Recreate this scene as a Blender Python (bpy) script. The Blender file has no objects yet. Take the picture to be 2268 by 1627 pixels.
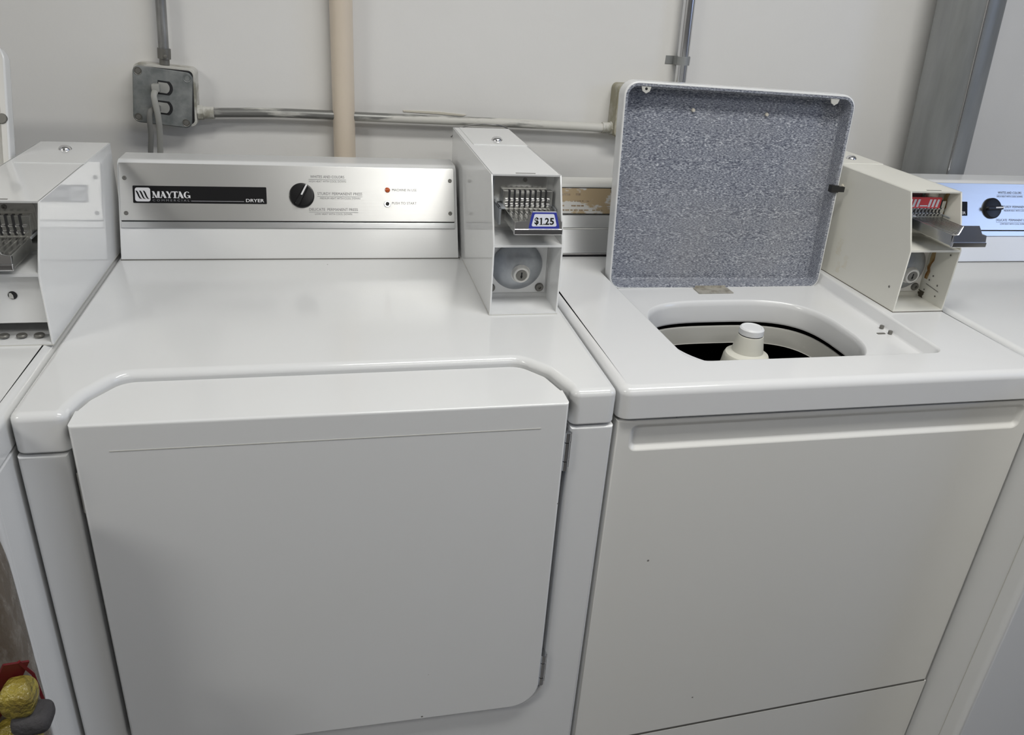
import bpy, bmesh, math, random
from mathutils import Matrix, Vector
from math import pi, sin, cos, radians

scn = bpy.context.scene
COL = scn.collection
random.seed(7)

# ------------------------------------------------------------------ materials
def nm(name):
    m = bpy.data.materials.new(name); m.use_nodes = True
    nt = m.node_tree
    b = nt.nodes['Principled BSDF']
    return m, nt, b

def mat(name, col, rough=.5, metal=0., spec=.5, coat=0., bump=None, var=None, emit=None):
    """plain principled; bump=(scale,strength,dist) noise bump; var=(scale,amount,colour2) noise mix"""
    m, nt, b = nm(name)
    b.inputs['Base Color'].default_value = (*col, 1)
    b.inputs['Roughness'].default_value = rough
    b.inputs['Metallic'].default_value = metal
    b.inputs['Specular IOR Level'].default_value = spec
    b.inputs['Coat Weight'].default_value = coat
    b.inputs['Coat Roughness'].default_value = .08
    tc = nt.nodes.new('ShaderNodeTexCoord')
    if var:
        sc, lo, hi, c2 = var
        n = nt.nodes.new('ShaderNodeTexNoise'); n.inputs['Scale'].default_value = sc; n.inputs['Detail'].default_value = 6
        nt.links.new(tc.outputs['Object'], n.inputs['Vector'])
        r = nt.nodes.new('ShaderNodeValToRGB')
        r.color_ramp.elements[0].position = lo; r.color_ramp.elements[1].position = hi
        r.color_ramp.elements[0].color = (*col, 1); r.color_ramp.elements[1].color = (*c2, 1)
        nt.links.new(n.outputs['Fac'], r.inputs['Fac']); nt.links.new(r.outputs['Color'], b.inputs['Base Color'])
    if bump:
        sc, st, di = bump
        n = nt.nodes.new('ShaderNodeTexNoise'); n.inputs['Scale'].default_value = sc; n.inputs['Detail'].default_value = 4
        nt.links.new(tc.outputs['Object'], n.inputs['Vector'])
        bp = nt.nodes.new('ShaderNodeBump'); bp.inputs['Strength'].default_value = st; bp.inputs['Distance'].default_value = di
        nt.links.new(n.outputs['Fac'], bp.inputs['Height']); nt.links.new(bp.outputs['Normal'], b.inputs['Normal'])
    if emit:
        b.inputs['Emission Color'].default_value = (*emit[0], 1); b.inputs['Emission Strength'].default_value = emit[1]
    return m

def enamel(name, col, rough=.22, chips=True, stain=None):
    m, nt, b = nm(name)
    b.inputs['Roughness'].default_value = rough
    b.inputs['Specular IOR Level'].default_value = .5
    tc = nt.nodes.new('ShaderNodeTexCoord')
    last = None
    def rgb(c):
        n = nt.nodes.new('ShaderNodeRGB'); n.outputs[0].default_value = (*c, 1); return n.outputs[0]
    last = rgb(col)
    def mix(fac, a, c):
        x = nt.nodes.new('ShaderNodeMix'); x.data_type = 'RGBA'
        nt.links.new(fac, x.inputs['Factor']); nt.links.new(a, x.inputs['A']); nt.links.new(c, x.inputs['B'])
        return x.outputs['Result']
    # gentle yellowing / grime
    n = nt.nodes.new('ShaderNodeTexNoise'); n.inputs['Scale'].default_value = 4; n.inputs['Detail'].default_value = 5
    nt.links.new(tc.outputs['Object'], n.inputs['Vector'])
    r = nt.nodes.new('ShaderNodeMapRange'); r.inputs['From Min'].default_value = .5; r.inputs['From Max'].default_value = .8; r.inputs['To Max'].default_value = .14
    nt.links.new(n.outputs['Fac'], r.inputs['Value'])
    last = mix(r.outputs['Result'], last, rgb((col[0]*.92, col[1]*.9, col[2]*.82)))
    if stain:
        n2 = nt.nodes.new('ShaderNodeTexNoise'); n2.inputs['Scale'].default_value = stain[0]; n2.inputs['Detail'].default_value = 7
        nt.links.new(tc.outputs['Object'], n2.inputs['Vector'])
        r2 = nt.nodes.new('ShaderNodeMapRange'); r2.inputs['From Min'].default_value = stain[1]; r2.inputs['From Max'].default_value = stain[1]+.1; r2.inputs['To Max'].default_value = stain[2]
        nt.links.new(n2.outputs['Fac'], r2.inputs['Value'])
        last = mix(r2.outputs['Result'], last, rgb(stain[3]))
    if chips:
        v = nt.nodes.new('ShaderNodeTexVoronoi'); v.inputs['Scale'].default_value = 17
        nt.links.new(tc.outputs['Object'], v.inputs['Vector'])
        lt = nt.nodes.new('ShaderNodeMath'); lt.operation = 'LESS_THAN'; lt.inputs[1].default_value = .03
        nt.links.new(v.outputs['Distance'], lt.inputs[0])
        sp = nt.nodes.new('ShaderNodeSeparateColor'); nt.links.new(v.outputs['Color'], sp.inputs[0])
        gt = nt.nodes.new('ShaderNodeMath'); gt.operation = 'GREATER_THAN'; gt.inputs[1].default_value = .72
        nt.links.new(sp.outputs[0], gt.inputs[0])
        mu = nt.nodes.new('ShaderNodeMath'); mu.operation = 'MULTIPLY'
        nt.links.new(lt.outputs[0], mu.inputs[0]); nt.links.new(gt.outputs[0], mu.inputs[1])
        last = mix(mu.outputs[0], last, rgb((.22, .21, .2)))
    nt.links.new(last, b.inputs['Base Color'])
    # very faint orange peel
    n3 = nt.nodes.new('ShaderNodeTexNoise'); n3.inputs['Scale'].default_value = 260
    nt.links.new(tc.outputs['Object'], n3.inputs['Vector'])
    bp = nt.nodes.new('ShaderNodeBump'); bp.inputs['Strength'].default_value = .025; bp.inputs['Distance'].default_value = .001
    nt.links.new(n3.outputs['Fac'], bp.inputs['Height']); nt.links.new(bp.outputs['Normal'], b.inputs['Normal'])
    return m

def two_tone(name, c1, c2, scale, lo, hi, rough1=.4, rough2=.7, metal1=0., metal2=0., stretch=(1, 1, 1), bump=0.):
    """noise mask between two finishes (peeling paint, galvanising, rust)"""
    m, nt, b = nm(name)
    tc = nt.nodes.new('ShaderNodeTexCoord')
    mp = nt.nodes.new('ShaderNodeMapping'); mp.inputs['Scale'].default_value = stretch
    nt.links.new(tc.outputs['Object'], mp.inputs['Vector'])
    n = nt.nodes.new('ShaderNodeTexNoise'); n.inputs['Scale'].default_value = scale; n.inputs['Detail'].default_value = 6; n.inputs['Roughness'].default_value = .6
    nt.links.new(mp.outputs['Vector'], n.inputs['Vector'])
    r = nt.nodes.new('ShaderNodeMapRange'); r.inputs['From Min'].default_value = lo; r.inputs['From Max'].default_value = hi
    nt.links.new(n.outputs['Fac'], r.inputs['Value'])
    x = nt.nodes.new('ShaderNodeMix'); x.data_type = 'RGBA'
    x.inputs['A'].default_value = (*c1, 1); x.inputs['B'].default_value = (*c2, 1)
    nt.links.new(r.outputs['Result'], x.inputs['Factor']); nt.links.new(x.outputs['Result'], b.inputs['Base Color'])
    for nmx, a, c in (('Roughness', rough1, rough2), ('Metallic', metal1, metal2)):
        q = nt.nodes.new('ShaderNodeMapRange'); q.inputs['To Min'].default_value = a; q.inputs['To Max'].default_value = c
        nt.links.new(r.outputs['Result'], q.inputs['Value']); nt.links.new(q.outputs['Result'], b.inputs[nmx])
    if bump:
        bp = nt.nodes.new('ShaderNodeBump'); bp.inputs['Strength'].default_value = bump; bp.inputs['Distance'].default_value = .002
        nt.links.new(n.outputs['Fac'], bp.inputs['Height']); nt.links.new(bp.outputs['Normal'], b.inputs['Normal'])
    return m

def speckled():
    m, nt, b = nm('speckled_blue_enamel')
    tc = nt.nodes.new('ShaderNodeTexCoord')
    mp = nt.nodes.new('ShaderNodeMapping'); mp.inputs['Scale'].default_value = (.4, 1, 1.25)
    nt.links.new(tc.outputs['Object'], mp.inputs['Vector'])
    n = nt.nodes.new('ShaderNodeTexNoise'); n.inputs['Scale'].default_value = 600; n.inputs['Detail'].default_value = 3; n.inputs['Roughness'].default_value = .7
    nt.links.new(mp.outputs['Vector'], n.inputs['Vector'])
    r = nt.nodes.new('ShaderNodeValToRGB')
    e = r.color_ramp.elements
    e[0].position = .33; e[0].color = (.040, .045, .075, 1)
    e[1].position = .68; e[1].color = (.80, .81, .84, 1)
    x = e.new(.52); x.color = (.25, .268, .315, 1)
    x = e.new(.6); x.color = (.41, .43, .475, 1)
    nt.links.new(n.outputs['Fac'], r.inputs['Fac'])
    # worn paler/olive clouds of old detergent film
    n2 = nt.nodes.new('ShaderNodeTexNoise'); n2.inputs['Scale'].default_value = 7; n2.inputs['Detail'].default_value = 4
    nt.links.new(tc.outputs['Object'], n2.inputs['Vector'])
    mr = nt.nodes.new('ShaderNodeMapRange'); mr.inputs['From Min'].default_value = .45; mr.inputs['From Max'].default_value = .75; mr.inputs['To Max'].default_value = .35
    nt.links.new(n2.outputs['Fac'], mr.inputs['Value'])
    mx = nt.nodes.new('ShaderNodeMix'); mx.data_type = 'RGBA'; mx.inputs['B'].default_value = (.34, .34, .35, 1)
    nt.links.new(mr.outputs['Result'], mx.inputs['Factor']); nt.links.new(r.outputs['Color'], mx.inputs['A'])
    nt.links.new(mx.outputs['Result'], b.inputs['Base Color'])
    b.inputs['Roughness'].default_value = .33
    bp = nt.nodes.new('ShaderNodeBump'); bp.inputs['Strength'].default_value = .3; bp.inputs['Distance'].default_value = .0008
    nt.links.new(n.outputs['Fac'], bp.inputs['Height']); nt.links.new(bp.outputs['Normal'], b.inputs['Normal'])
    return m

def brushed(name, col, rough, scale=(4, 600, 600), metal=1., st=.08):
    m, nt, b = nm(name)
    b.inputs['Base Color'].default_value = (*col, 1); b.inputs['Metallic'].default_value = metal
    b.inputs['Roughness'].default_value = rough
    tc = nt.nodes.new('ShaderNodeTexCoord'); mp = nt.nodes.new('ShaderNodeMapping'); mp.inputs['Scale'].default_value = scale
    nt.links.new(tc.outputs['Object'], mp.inputs['Vector'])
    n = nt.nodes.new('ShaderNodeTexNoise'); n.inputs['Scale'].default_value = 1; n.inputs['Detail'].default_value = 3
    nt.links.new(mp.outputs['Vector'], n.inputs['Vector'])
    bp = nt.nodes.new('ShaderNodeBump'); bp.inputs['Strength'].default_value = st; bp.inputs['Distance'].default_value = .0006
    nt.links.new(n.outputs['Fac'], bp.inputs['Height']); nt.links.new(bp.outputs['Normal'], b.inputs['Normal'])
    return m

M = {}
M['white'] = enamel('white_enamel', (.735, .742, .745), rough=.14)
M['white2'] = enamel('white_enamel_meter', (.75, .757, .76), rough=.09, chips=False)
M['cream'] = enamel('aged_white_enamel', (.74, .735, .705), rough=.28)
M['creamtop'] = enamel('washer_top_enamel', (.735, .74, .745), rough=.16)
M['creambox'] = enamel('aged_meter_paint', (.76, .75, .69), rough=.42, chips=False, stain=(9, .70, .2, (.70, .64, .48)))
M['stain'] = two_tone('yellow_stain', (.745, .735, .675), (.70, .65, .52), 60, .3, .95, .42, .5)
M['rust'] = two_tone('rust_stain', (.50, .38, .20), (.26, .12, .03), 45, .40, .60, .5, .85, stretch=(1, 1, .5))
M['dark'] = mat('dark_gap', (.012, .012, .014), .7)
M['tubdark'] = mat('dark_enamel_and_shade', (.006, .006, .008), .6, spec=.2)  # dark enamel with the deep shadow inside the tub put into the colour
M['alu'] = brushed('brushed_silver_panel', (.68, .68, .67), .31)
M['alu2'] = brushed('brushed_silver_strip', (.62, .63, .64), .3)
M['chrome'] = mat('chrome', (.78, .78, .79), .12, 1.)
M['steel'] = brushed('worn_steel', (.62, .62, .60), .24, scale=(300, 300, 20))
M['cast'] = two_tone('cast_zinc', (.34, .36, .39), (.46, .48, .50), 40, .35, .7, .42, .5, .75, .6)
M['bolt'] = mat('dull_bolt_metal', (.20, .195, .18), .45, .6)
M['black'] = mat('black_plastic', (.008, .008, .009), .3, spec=.3)
M['blackplate'] = mat('black_name_plate', (.006, .006, .007), .4, spec=.2)
M['print'] = mat('black_print', (.02, .02, .02), .7, spec=.1)
M['printgrey'] = mat('grey_print', (.13, .13, .135), .8, spec=.05)
M['platewhite'] = mat('silver_white_print', (.72, .72, .74), .4)
M['plategrey'] = mat('grey_plate_print', (.25, .25, .27), .4)
M['amber'] = mat('amber_lens', (.55, .10, .02), .15, coat=.5)
M['amberdark'] = mat('amber_core', (.25, .03, .01), .3)
M['label'] = mat('white_label', (.70, .72, .80), .4)
M['labelblue'] = mat('blue_label', (.03, .04, .30), .35)
M['labelred'] = mat('red_label', (.60, .06, .07), .4)
M['tan'] = two_tone('worn_tan_label', (.46, .35, .21), (.66, .65, .62), 11, .50, .53, .45, .45, stretch=(1, 1, 2.2))
M['browntext'] = two_tone('worn_brown_print', (.24, .16, .09), (.44, .36, .25), 260, .35, .6)
M['pvc'] = mat('beige_plastic_pipe', (.70, .61, .50), .38, var=(6, .4, .75, (.66, .57, .47)))
M['galv'] = two_tone('galvanized_steel', (.235, .245, .245), (.34, .35, .355), 14, .35, .7, .42, .55, .45, .3, stretch=(1, 1, .15))
M['emt'] = mat('shiny_conduit', (.70, .71, .73), .2, 1.)
M['emtpaint'] = two_tone('paint_streaked_conduit', (.26, .26, .25), (.60, .59, .55), 26, .45, .54, .4, .65, .7, 0., stretch=(.18, 1, 1), bump=.25)
M['emtgrey'] = two_tone('dull_grey_conduit', (.22, .22, .22), (.38, .38, .37), 30, .4, .65, .4, .5, .75, .6, stretch=(1, 1, .3))
M['boxmetal'] = two_tone('zinc_cover_plate', (.20, .215, .215), (.33, .34, .335), 30, .4, .7, .45, .55, .55, .35)
M['boxpaint'] = two_tone('painted_metal_box', (.58, .57, .53), (.30, .29, .24), 25, .5, .62, .6, .6)
M['boxolive'] = two_tone('olive_stained_box', (.30, .28, .20), (.48, .46, .40), 22, .45, .65, .6, .7)
M['cord'] = mat('grey_vinyl_cord', (.34, .34, .32), .5)
M['corddark'] = mat('dark_grey_cord', (.20, .20, .19), .5)
M['grime_shade'] = mat('grime_and_shade_brown', (.10, .085, .06), .8)  # brown for the grime patch and the painted shade under the aged coin box
M['hinge'] = two_tone('dingy_hinge_metal', (.46, .44, .39), (.27, .25, .21), 60, .45, .65, .45, .6, .3, .2)
M['rubber'] = mat('black_rubber', (.015, .015, .015), .6)
M['agit'] = mat('ivory_plastic', (.72, .71, .63), .35)
M['agitcap'] = mat('white_plastic_cap', (.82, .83, .84), .28)
M['tubring'] = mat('pale_grey_plastic', (.55, .545, .51), .35)
M['tubwall'] = mat('grey_tub_plastic', (.42, .415, .385), .4)
M['wall'] = mat('painted_wall', (.765, .757, .742), .55, bump=(35, .12, .004), var=(2.2, .35, .8, (.73, .722, .70)))
M['wall2'] = mat('room_paint', (.60, .59, .57), .7)
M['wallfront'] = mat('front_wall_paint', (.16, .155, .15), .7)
M['ceil'] = mat('ceiling_paint', (.78, .78, .77), .8)
M['floor'] = mat('floor_tile', (.10, .095, .09), .5, var=(9, .4, .7, (.075, .07, .068)))
M['strip'] = mat('beige_strip', (.62, .585, .5), .6)
M['speck'] = speckled()
M['bag'] = two_tone('brown_crinkled_plastic', (.13, .105, .08), (.25, .225, .195), 42, .46, .72, .25, .3, stretch=(2, 2, .8), bump=.7)
M['bagred'] = mat('dark_red_band', (.13, .008, .012), .4)
M['yellow'] = mat('crinkled_yellow', (.31, .25, .045), .22, bump=(70, 1., .012), var=(40, .4, .65, (.20, .15, .03)))
M['greycloth'] = mat('charcoal_fabric', (.055, .052, .055), .9, bump=(160, .6, .004))
M['inner'] = mat('off_white_liner', (.70, .69, .66), .4)

# ------------------------------------------------------------------ geometry helpers
def tr(loc=(0, 0, 0)): return Matrix.Translation(loc)
FRONT = lambda y: Matrix(((1, 0, 0, 0), (0, 0, -1, y), (0, 1, 0, 0), (0, 0, 0, 1)))     # u=x v=z w=-y
def frame(o, u, v):
    u = Vector(u).normalized(); v = Vector(v); v = (v - u*v.dot(u)).normalized(); w = u.cross(v)
    return Matrix(((u.x, v.x, w.x, o[0]), (u.y, v.y, w.y, o[1]), (u.z, v.z, w.z, o[2]), (0, 0, 0, 1)))

def area(p): return sum(p[i][0]*p[(i+1) % len(p)][1]-p[(i+1) % len(p)][0]*p[i][1] for i in range(len(p)))/2
def ccw(p): return p if area(p) > 0 else p[::-1]
def inset(p, d):
    """offset a ccw polygon inwards by d (mitred)"""
    n = len(p); out = []
    for i in range(n):
        a = Vector(p[i-1]); b = Vector(p[i]); c = Vector(p[(i+1) % n])
        e1 = (b-a); e2 = (c-b)
        if e1.length < 1e-9: e1 = e2
        if e2.length < 1e-9: e2 = e1
        e1.normalize(); e2.normalize()
        n1 = Vector((-e1.y, e1.x)); n2 = Vector((-e2.y, e2.x))
        k = n1+n2
        l = k.length
        if l < 1e-6: out.append(tuple(b)); continue
        k /= l
        out.append(tuple(b + k*(d/max(k.dot(n1), .35))))
    return out
def rrect(x0, y0, x1, y1, r, seg=6):
    if not isinstance(r, (tuple, list)): r = (r,)*4          # bl br tr tl
    cs = [(x0+r[0], y0+r[0], r[0], pi), (x1-r[1], y0+r[1], r[1], 1.5*pi), (x1-r[2], y1-r[2], r[2], 0), (x0+r[3], y1-r[3], r[3], .5*pi)]
    out = []
    for cx, cy, rr, a in cs:
        if rr < 1e-6: out.append((cx, cy)); continue
        for k in range(seg+1):
            t = a+k*pi/2/seg; out.append((cx+rr*cos(t), cy+rr*sin(t)))
    return out
def circ(cx, cy, r, n=32): return [(cx+r*cos(2*pi*k/n), cy+r*sin(2*pi*k/n)) for k in range(n)]
def fillet(pts, rad, seg=6):
    """round the corners of a polygon, rad per corner"""
    n = len(pts); out = []
    for i in range(n):
        a = Vector(pts[i-1]); b = Vector(pts[i]); c = Vector(pts[(i+1) % n])
        r = rad[i] if isinstance(rad, (list, tuple)) else rad
        if r <= 0: out.append(tuple(b)); continue
        d1 = (a-b).normalized(); d2 = (c-b).normalized()
        ang = d1.angle(d2); t = r/math.tan(ang/2)
        p1 = b+d1*t; p2 = b+d2*t; cen = b+(d1+d2).normalized()*(r/sin(ang/2))
        a1 = math.atan2(p1.y-cen.y, p1.x-cen.x); a2 = math.atan2(p2.y-cen.y, p2.x-cen.x)
        da = (a2-a1+pi) % (2*pi)-pi
        for k in range(seg+1):
            q = a1+da*k/seg; out.append((cen.x+r*cos(q), cen.y+r*sin(q)))
    return out
def ring(bm, pts, z, mt): return [bm.verts.new(mt @ Vector((p[0], p[1], z))) for p in pts]
def bridge(bm, a, b, flip=False):
    n = len(a)
    for i in range(n):
        f = (a[i], a[(i+1) % n], b[(i+1) % n], b[i])
        bm.faces.new(f[::-1] if flip else f)
def cap(bm, loop, flip=False): bm.faces.new(loop[::-1] if flip else loop)
def fill_holes(bm, loops):
    es = []
    for lp in loops:
        for i in range(len(lp)):
            a, b = lp[i], lp[(i+1) % len(lp)]
            e = bm.edges.get((a, b)) or bm.edges.new((a, b)); es.append(e)
    bmesh.ops.triangle_fill(bm, use_beauty=True, use_dissolve=False, edges=es)
def slab(bm, pts, z0, z1, mt=None, r=0., r0=0., seg=4, top=True, bottom=True):
    """extrude outline pts from w=z0 to w=z1 with rounded top edge r and bottom edge r0; returns (lower, upper) loops"""
    mt = mt or Matrix(); pts = ccw(pts); loops = []
    if r0 > 0:
        for k in range(seg+1):
            a = pi/2*(1-k/seg); loops.append(ring(bm, inset(pts, r0-r0*cos(a)), z0+r0-r0*sin(a), mt))
    else: loops.append(ring(bm, pts, z0, mt))
    if r > 0:
        for k in range(seg+1):
            a = pi/2*k/seg; loops.append(ring(bm, inset(pts, r-r*cos(a)), z1-r+r*sin(a), mt))
    else: loops.append(ring(bm, pts, z1, mt))
    for a, b in zip(loops, loops[1:]): bridge(bm, a, b)
    if bottom: cap(bm, loops[0], True)
    if top: cap(bm, loops[-1])
    return loops[0], loops[-1]
def box(bm, x0, y0, z0, x1, y1, z1, r=0., mt=None, seg=2):
    mt = mt or Matrix()
    vs = [bm.verts.new(mt @ Vector((x, y, z))) for z in (z0, z1) for y in (y0, y1) for x in (x0, x1)]
    fs = [(0, 2, 3, 1), (4, 5, 7, 6), (0, 1, 5, 4), (2, 6, 7, 3), (0, 4, 6, 2), (1, 3, 7, 5)]
    faces = [bm.faces.new([vs[i] for i in f]) for f in fs]
    if r > 0:
        es = list({e for f in faces for e in f.edges})
        bmesh.ops.bevel(bm, geom=es, offset=r, segments=seg, profile=.5, affect='EDGES')
def lathe(bm, prof, mt, n=40):
    """prof: list of (radius, height) along local z"""
    loops = []
    for r, h in prof:
        if r < 1e-6: loops.append([bm.verts.new(mt @ Vector((0, 0, h)))])
        else: loops.append([bm.verts.new(mt @ Vector((r*cos(2*pi*k/n), r*sin(2*pi*k/n), h))) for k in range(n)])
    for a, b in zip(loops, loops[1:]):
        if len(a) == 1 and len(b) == 1: continue
        if len(a) == 1:
            for i in range(n): bm.faces.new((a[0], b[(i+1) % n], b[i])) if False else bm.faces.new((a[0], b[i], b[(i+1) % n]))
        elif len(b) == 1:
            for i in range(n): bm.faces.new((a[i], a[(i+1) % n], b[0]))
        else: bridge(bm, a, b)
    if len(loops[0]) > 1: cap(bm, loops[0], True)
    if len(loops[-1]) > 1: cap(bm, loops[-1])
def tube(bm, path, r, n=14, closed_ends=True, flat=None):
    """sweep a circle (or flat ellipse) along a path of points; r may be a list"""
    pts = [Vector(p) for p in path]; loops = []
    up = Vector((0, 1, 0))
    for i, p in enumerate(pts):
        d = (pts[min(i+1, len(pts)-1)]-pts[max(i-1, 0)]).normalized()
        if abs(d.dot(up)) > .95: up = Vector((1, 0, 0))
        a = d.cross(up).normalized(); b = a.cross(d).normalized()
        rr = r[i] if isinstance(r, (list, tuple)) else r
        ra, rb = (rr, rr) if not flat else (rr*flat[0], rr*flat[1])
        loops.append([bm.verts.new(p+a*ra*cos(2*pi*k/n)+b*rb*sin(2*pi*k/n)) for k in range(n)])
    for a, b in zip(loops, loops[1:]): bridge(bm, a, b)
    if closed_ends: cap(bm, loops[0], True); cap(bm, loops[-1])
def smooth_path(pts, k=6):
    pts = [Vector(p) for p in pts]; out = []
    for i in range(len(pts)-1):
        p0 = pts[max(i-1, 0)]; p1 = pts[i]; p2 = pts[i+1]; p3 = pts[min(i+2, len(pts)-1)]
        for j in range(k):
            t = j/k
            out.append(.5*((2*p1)+(p2-p0)*t+(2*p0-5*p1+4*p2-p3)*t*t+(3*p1-p0-3*p2+p3)*t**3))
    out.append(pts[-1]); return out

def text_into(bm, s, width, height, mt, bold=0., align=0., sx=None):
    """default-font lettering as thin geometry; (0,0) is lower left of the word"""
    cu = bpy.data.curves.new('t', 'FONT'); cu.body = s; cu.size = 1; cu.offset = bold; cu.extrude = 0.; cu.resolution_u = 3
    o = bpy.data.objects.new('t', cu); COL.objects.link(o)
    dg = bpy.context.evaluated_depsgraph_get(); dg.update()
    me = o.evaluated_get(dg).to_mesh()
    xs = [v.co.x for v in me.vertices]; ys = [v.co.y for v in me.vertices]
    x0, x1, y0, y1 = min(xs), max(xs), min(ys), max(ys)
    kx = width/(x1-x0); ky = height/(y1-y0)
    vs = [bm.verts.new(mt @ Vector(((v.co.x-x0)*kx, (v.co.y-y0)*ky, 0))) for v in me.vertices]
    for p in me.polygons:
        try: bm.faces.new([vs[i] for i in p.vertices])
        except ValueError: pass
    o.evaluated_get(dg).to_mesh_clear()
    bpy.data.objects.remove(o); bpy.data.curves.remove(cu)
def poly_into(bm, pts, z, mt):
    f = bm.faces.new([bm.verts.new(mt @ Vector((p[0], p[1], z))) for p in ccw(pts)]); return f
def bar_into(bm, x0, y0, x1, y1, z, mt): poly_into(bm, [(x0, y0), (x1, y0), (x1, y1), (x0, y1)], z, mt)

WORLD = {}
def emptyobj(name, loc, label, cat, group=None):
    o = bpy.data.objects.new(name, None); COL.objects.link(o); o.location = loc; o.empty_display_size = .05
    WORLD[o] = Vector(loc); o['label'] = label; o['category'] = cat
    if group: o['group'] = group
    return o
def part(name, bm, m, parent=None, label=None, cat=None, kind=None, smooth=35, group=None, wn=True):
    bmesh.ops.remove_doubles(bm, verts=bm.verts, dist=1e-6)
    if smooth != 'open': bmesh.ops.recalc_face_normals(bm, faces=bm.faces)
    lo = Vector((min(v.co[i] for v in bm.verts) for i in range(3))); hi = Vector((max(v.co[i] for v in bm.verts) for i in range(3)))
    c = (lo+hi)/2
    if parent is None: c.z = lo.z
    bmesh.ops.translate(bm, vec=-c, verts=bm.verts)
    me = bpy.data.meshes.new(name); bm.to_mesh(me); bm.free()
    ms = m if isinstance(m, (list, tuple)) else [m]
    for x in ms: me.materials.append(x)
    o = bpy.data.objects.new(name, me); COL.objects.link(o)
    if isinstance(smooth, (int, float)) and smooth > 0:
        me.shade_smooth(); me.set_sharp_from_angle(angle=radians(smooth))
        if wn:
            w = o.modifiers.new('wn', 'WEIGHTED_NORMAL'); w.keep_sharp = True; w.weight = 100
    WORLD[o] = c
    if parent is not None:
        o.parent = parent; o.location = c-WORLD[parent]
    else: o.location = c
    if label: o['label'] = label
    if cat: o['category'] = cat
    if kind: o['kind'] = kind
    if group: o['group'] = group
    return o
def B(): return bmesh.new()

# ------------------------------------------------------------------ lettering
def maytag_word(bm, mt, w, h):
    """bold flared capitals M A Y T A G drawn as polygons in a 6-letter strip"""
    def P(pts, ox, sx): poly_into(bm, [((ox+p[0]*sx)*w, p[1]*h) for p in pts], 0, mt)
    # M
    P([(0, 1), (.28, 1), (.62, .18), (.62, 0), (.5, 0)], 0, .2)
    P([(.60, .1), (.66, 0), (.80, 1), (.72, 1)], 0, .2); P([(.72, 1), (1.0, 1), (1.0, 0), (.74, 0)], 0, .2)
    P([(.02, 0), (.02, .12), (.3, .12), (.3, 0)], 0, .2); P([(.12, .1), (.2, .1), (.2, .82), (.12, .9)], 0, .2)
    P([(.66, 0), (.66, .1), (1.1, .1), (1.1, 0)], 0, .2)
    def A(ox):
        P([(.22, 1), (.52, 1), (1.0, 0), (.62, 0)], ox, .165); P([(.36, .9), (.42, .78), (.14, 0), (.04, 0)], ox, .165)
        P([(.22, .27), (.22, .36), (.7, .36), (.7, .27)], ox, .165); P([(-.06, 0), (-.06, .08), (.28, .08), (.28, 0)], ox, .165)
    A(.215)
    # Y
    P([(0, 1), (.34, 1), (.66, .45), (.4, .45)], .365, .165); P([(.4, .5), (.66, .5), (.66, 0), (.4, 0)], .365, .165)
    P([(.58, .48), (.64, .42), (.92, 1), (.82, 1)], .365, .165); P([(.28, 0), (.28, .09), (.78, .09), (.78, 0)], .365, .165)
    # T
    P([(0, 1), (1, 1), (1, .72), (.94, .88), (.06, .88), (0, .72)], .52, .155); P([(.36, .9), (.66, .9), (.66, 0), (.36, 0)], .52, .155)
    P([(.24, 0), (.24, .09), (.78, .09), (.78, 0)], .52, .155)
    A(.665)
    # G
    out = [(.5+.5*cos(t), .5+.5*sin(t)) for t in [radians(a) for a in range(40, 331, 15)]]
    inn = [(.54+.26*cos(t), .5+.43*sin(t)) for t in [radians(a) for a in range(330, 39, -15)]]
    for i in range(len(out)-1):
        P([out[i], out[i+1], inn[-2-i], inn[-1-i]], .83, .17)
    P([(.56, .44), (1.02, .44), (1.02, .0), (.74, .1), (.74, .36), (.56, .36)], .83, .17)

# ------------------------------------------------------------------ shared appliance parts
ZT = .914                                     # worktop height of the machines (36 in)
LEAN = math.atan2(.061, .1412)
def console_frame(y): return frame((0, y, ZT), (1, 0, 0), (0, sin(LEAN), cos(LEAN)))

def screw_at(mt, r, name, parent, m='bolt', slot=True, h=.0018):
    bm = B(); lathe(bm, [(r, 0), (r, h*.5), (r*.8, h), (r*.35, h), (r*.3, h*.4), (0, h*.4)], mt, 18)
    o = part(name, bm, M[m], parent)
    return o

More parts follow.
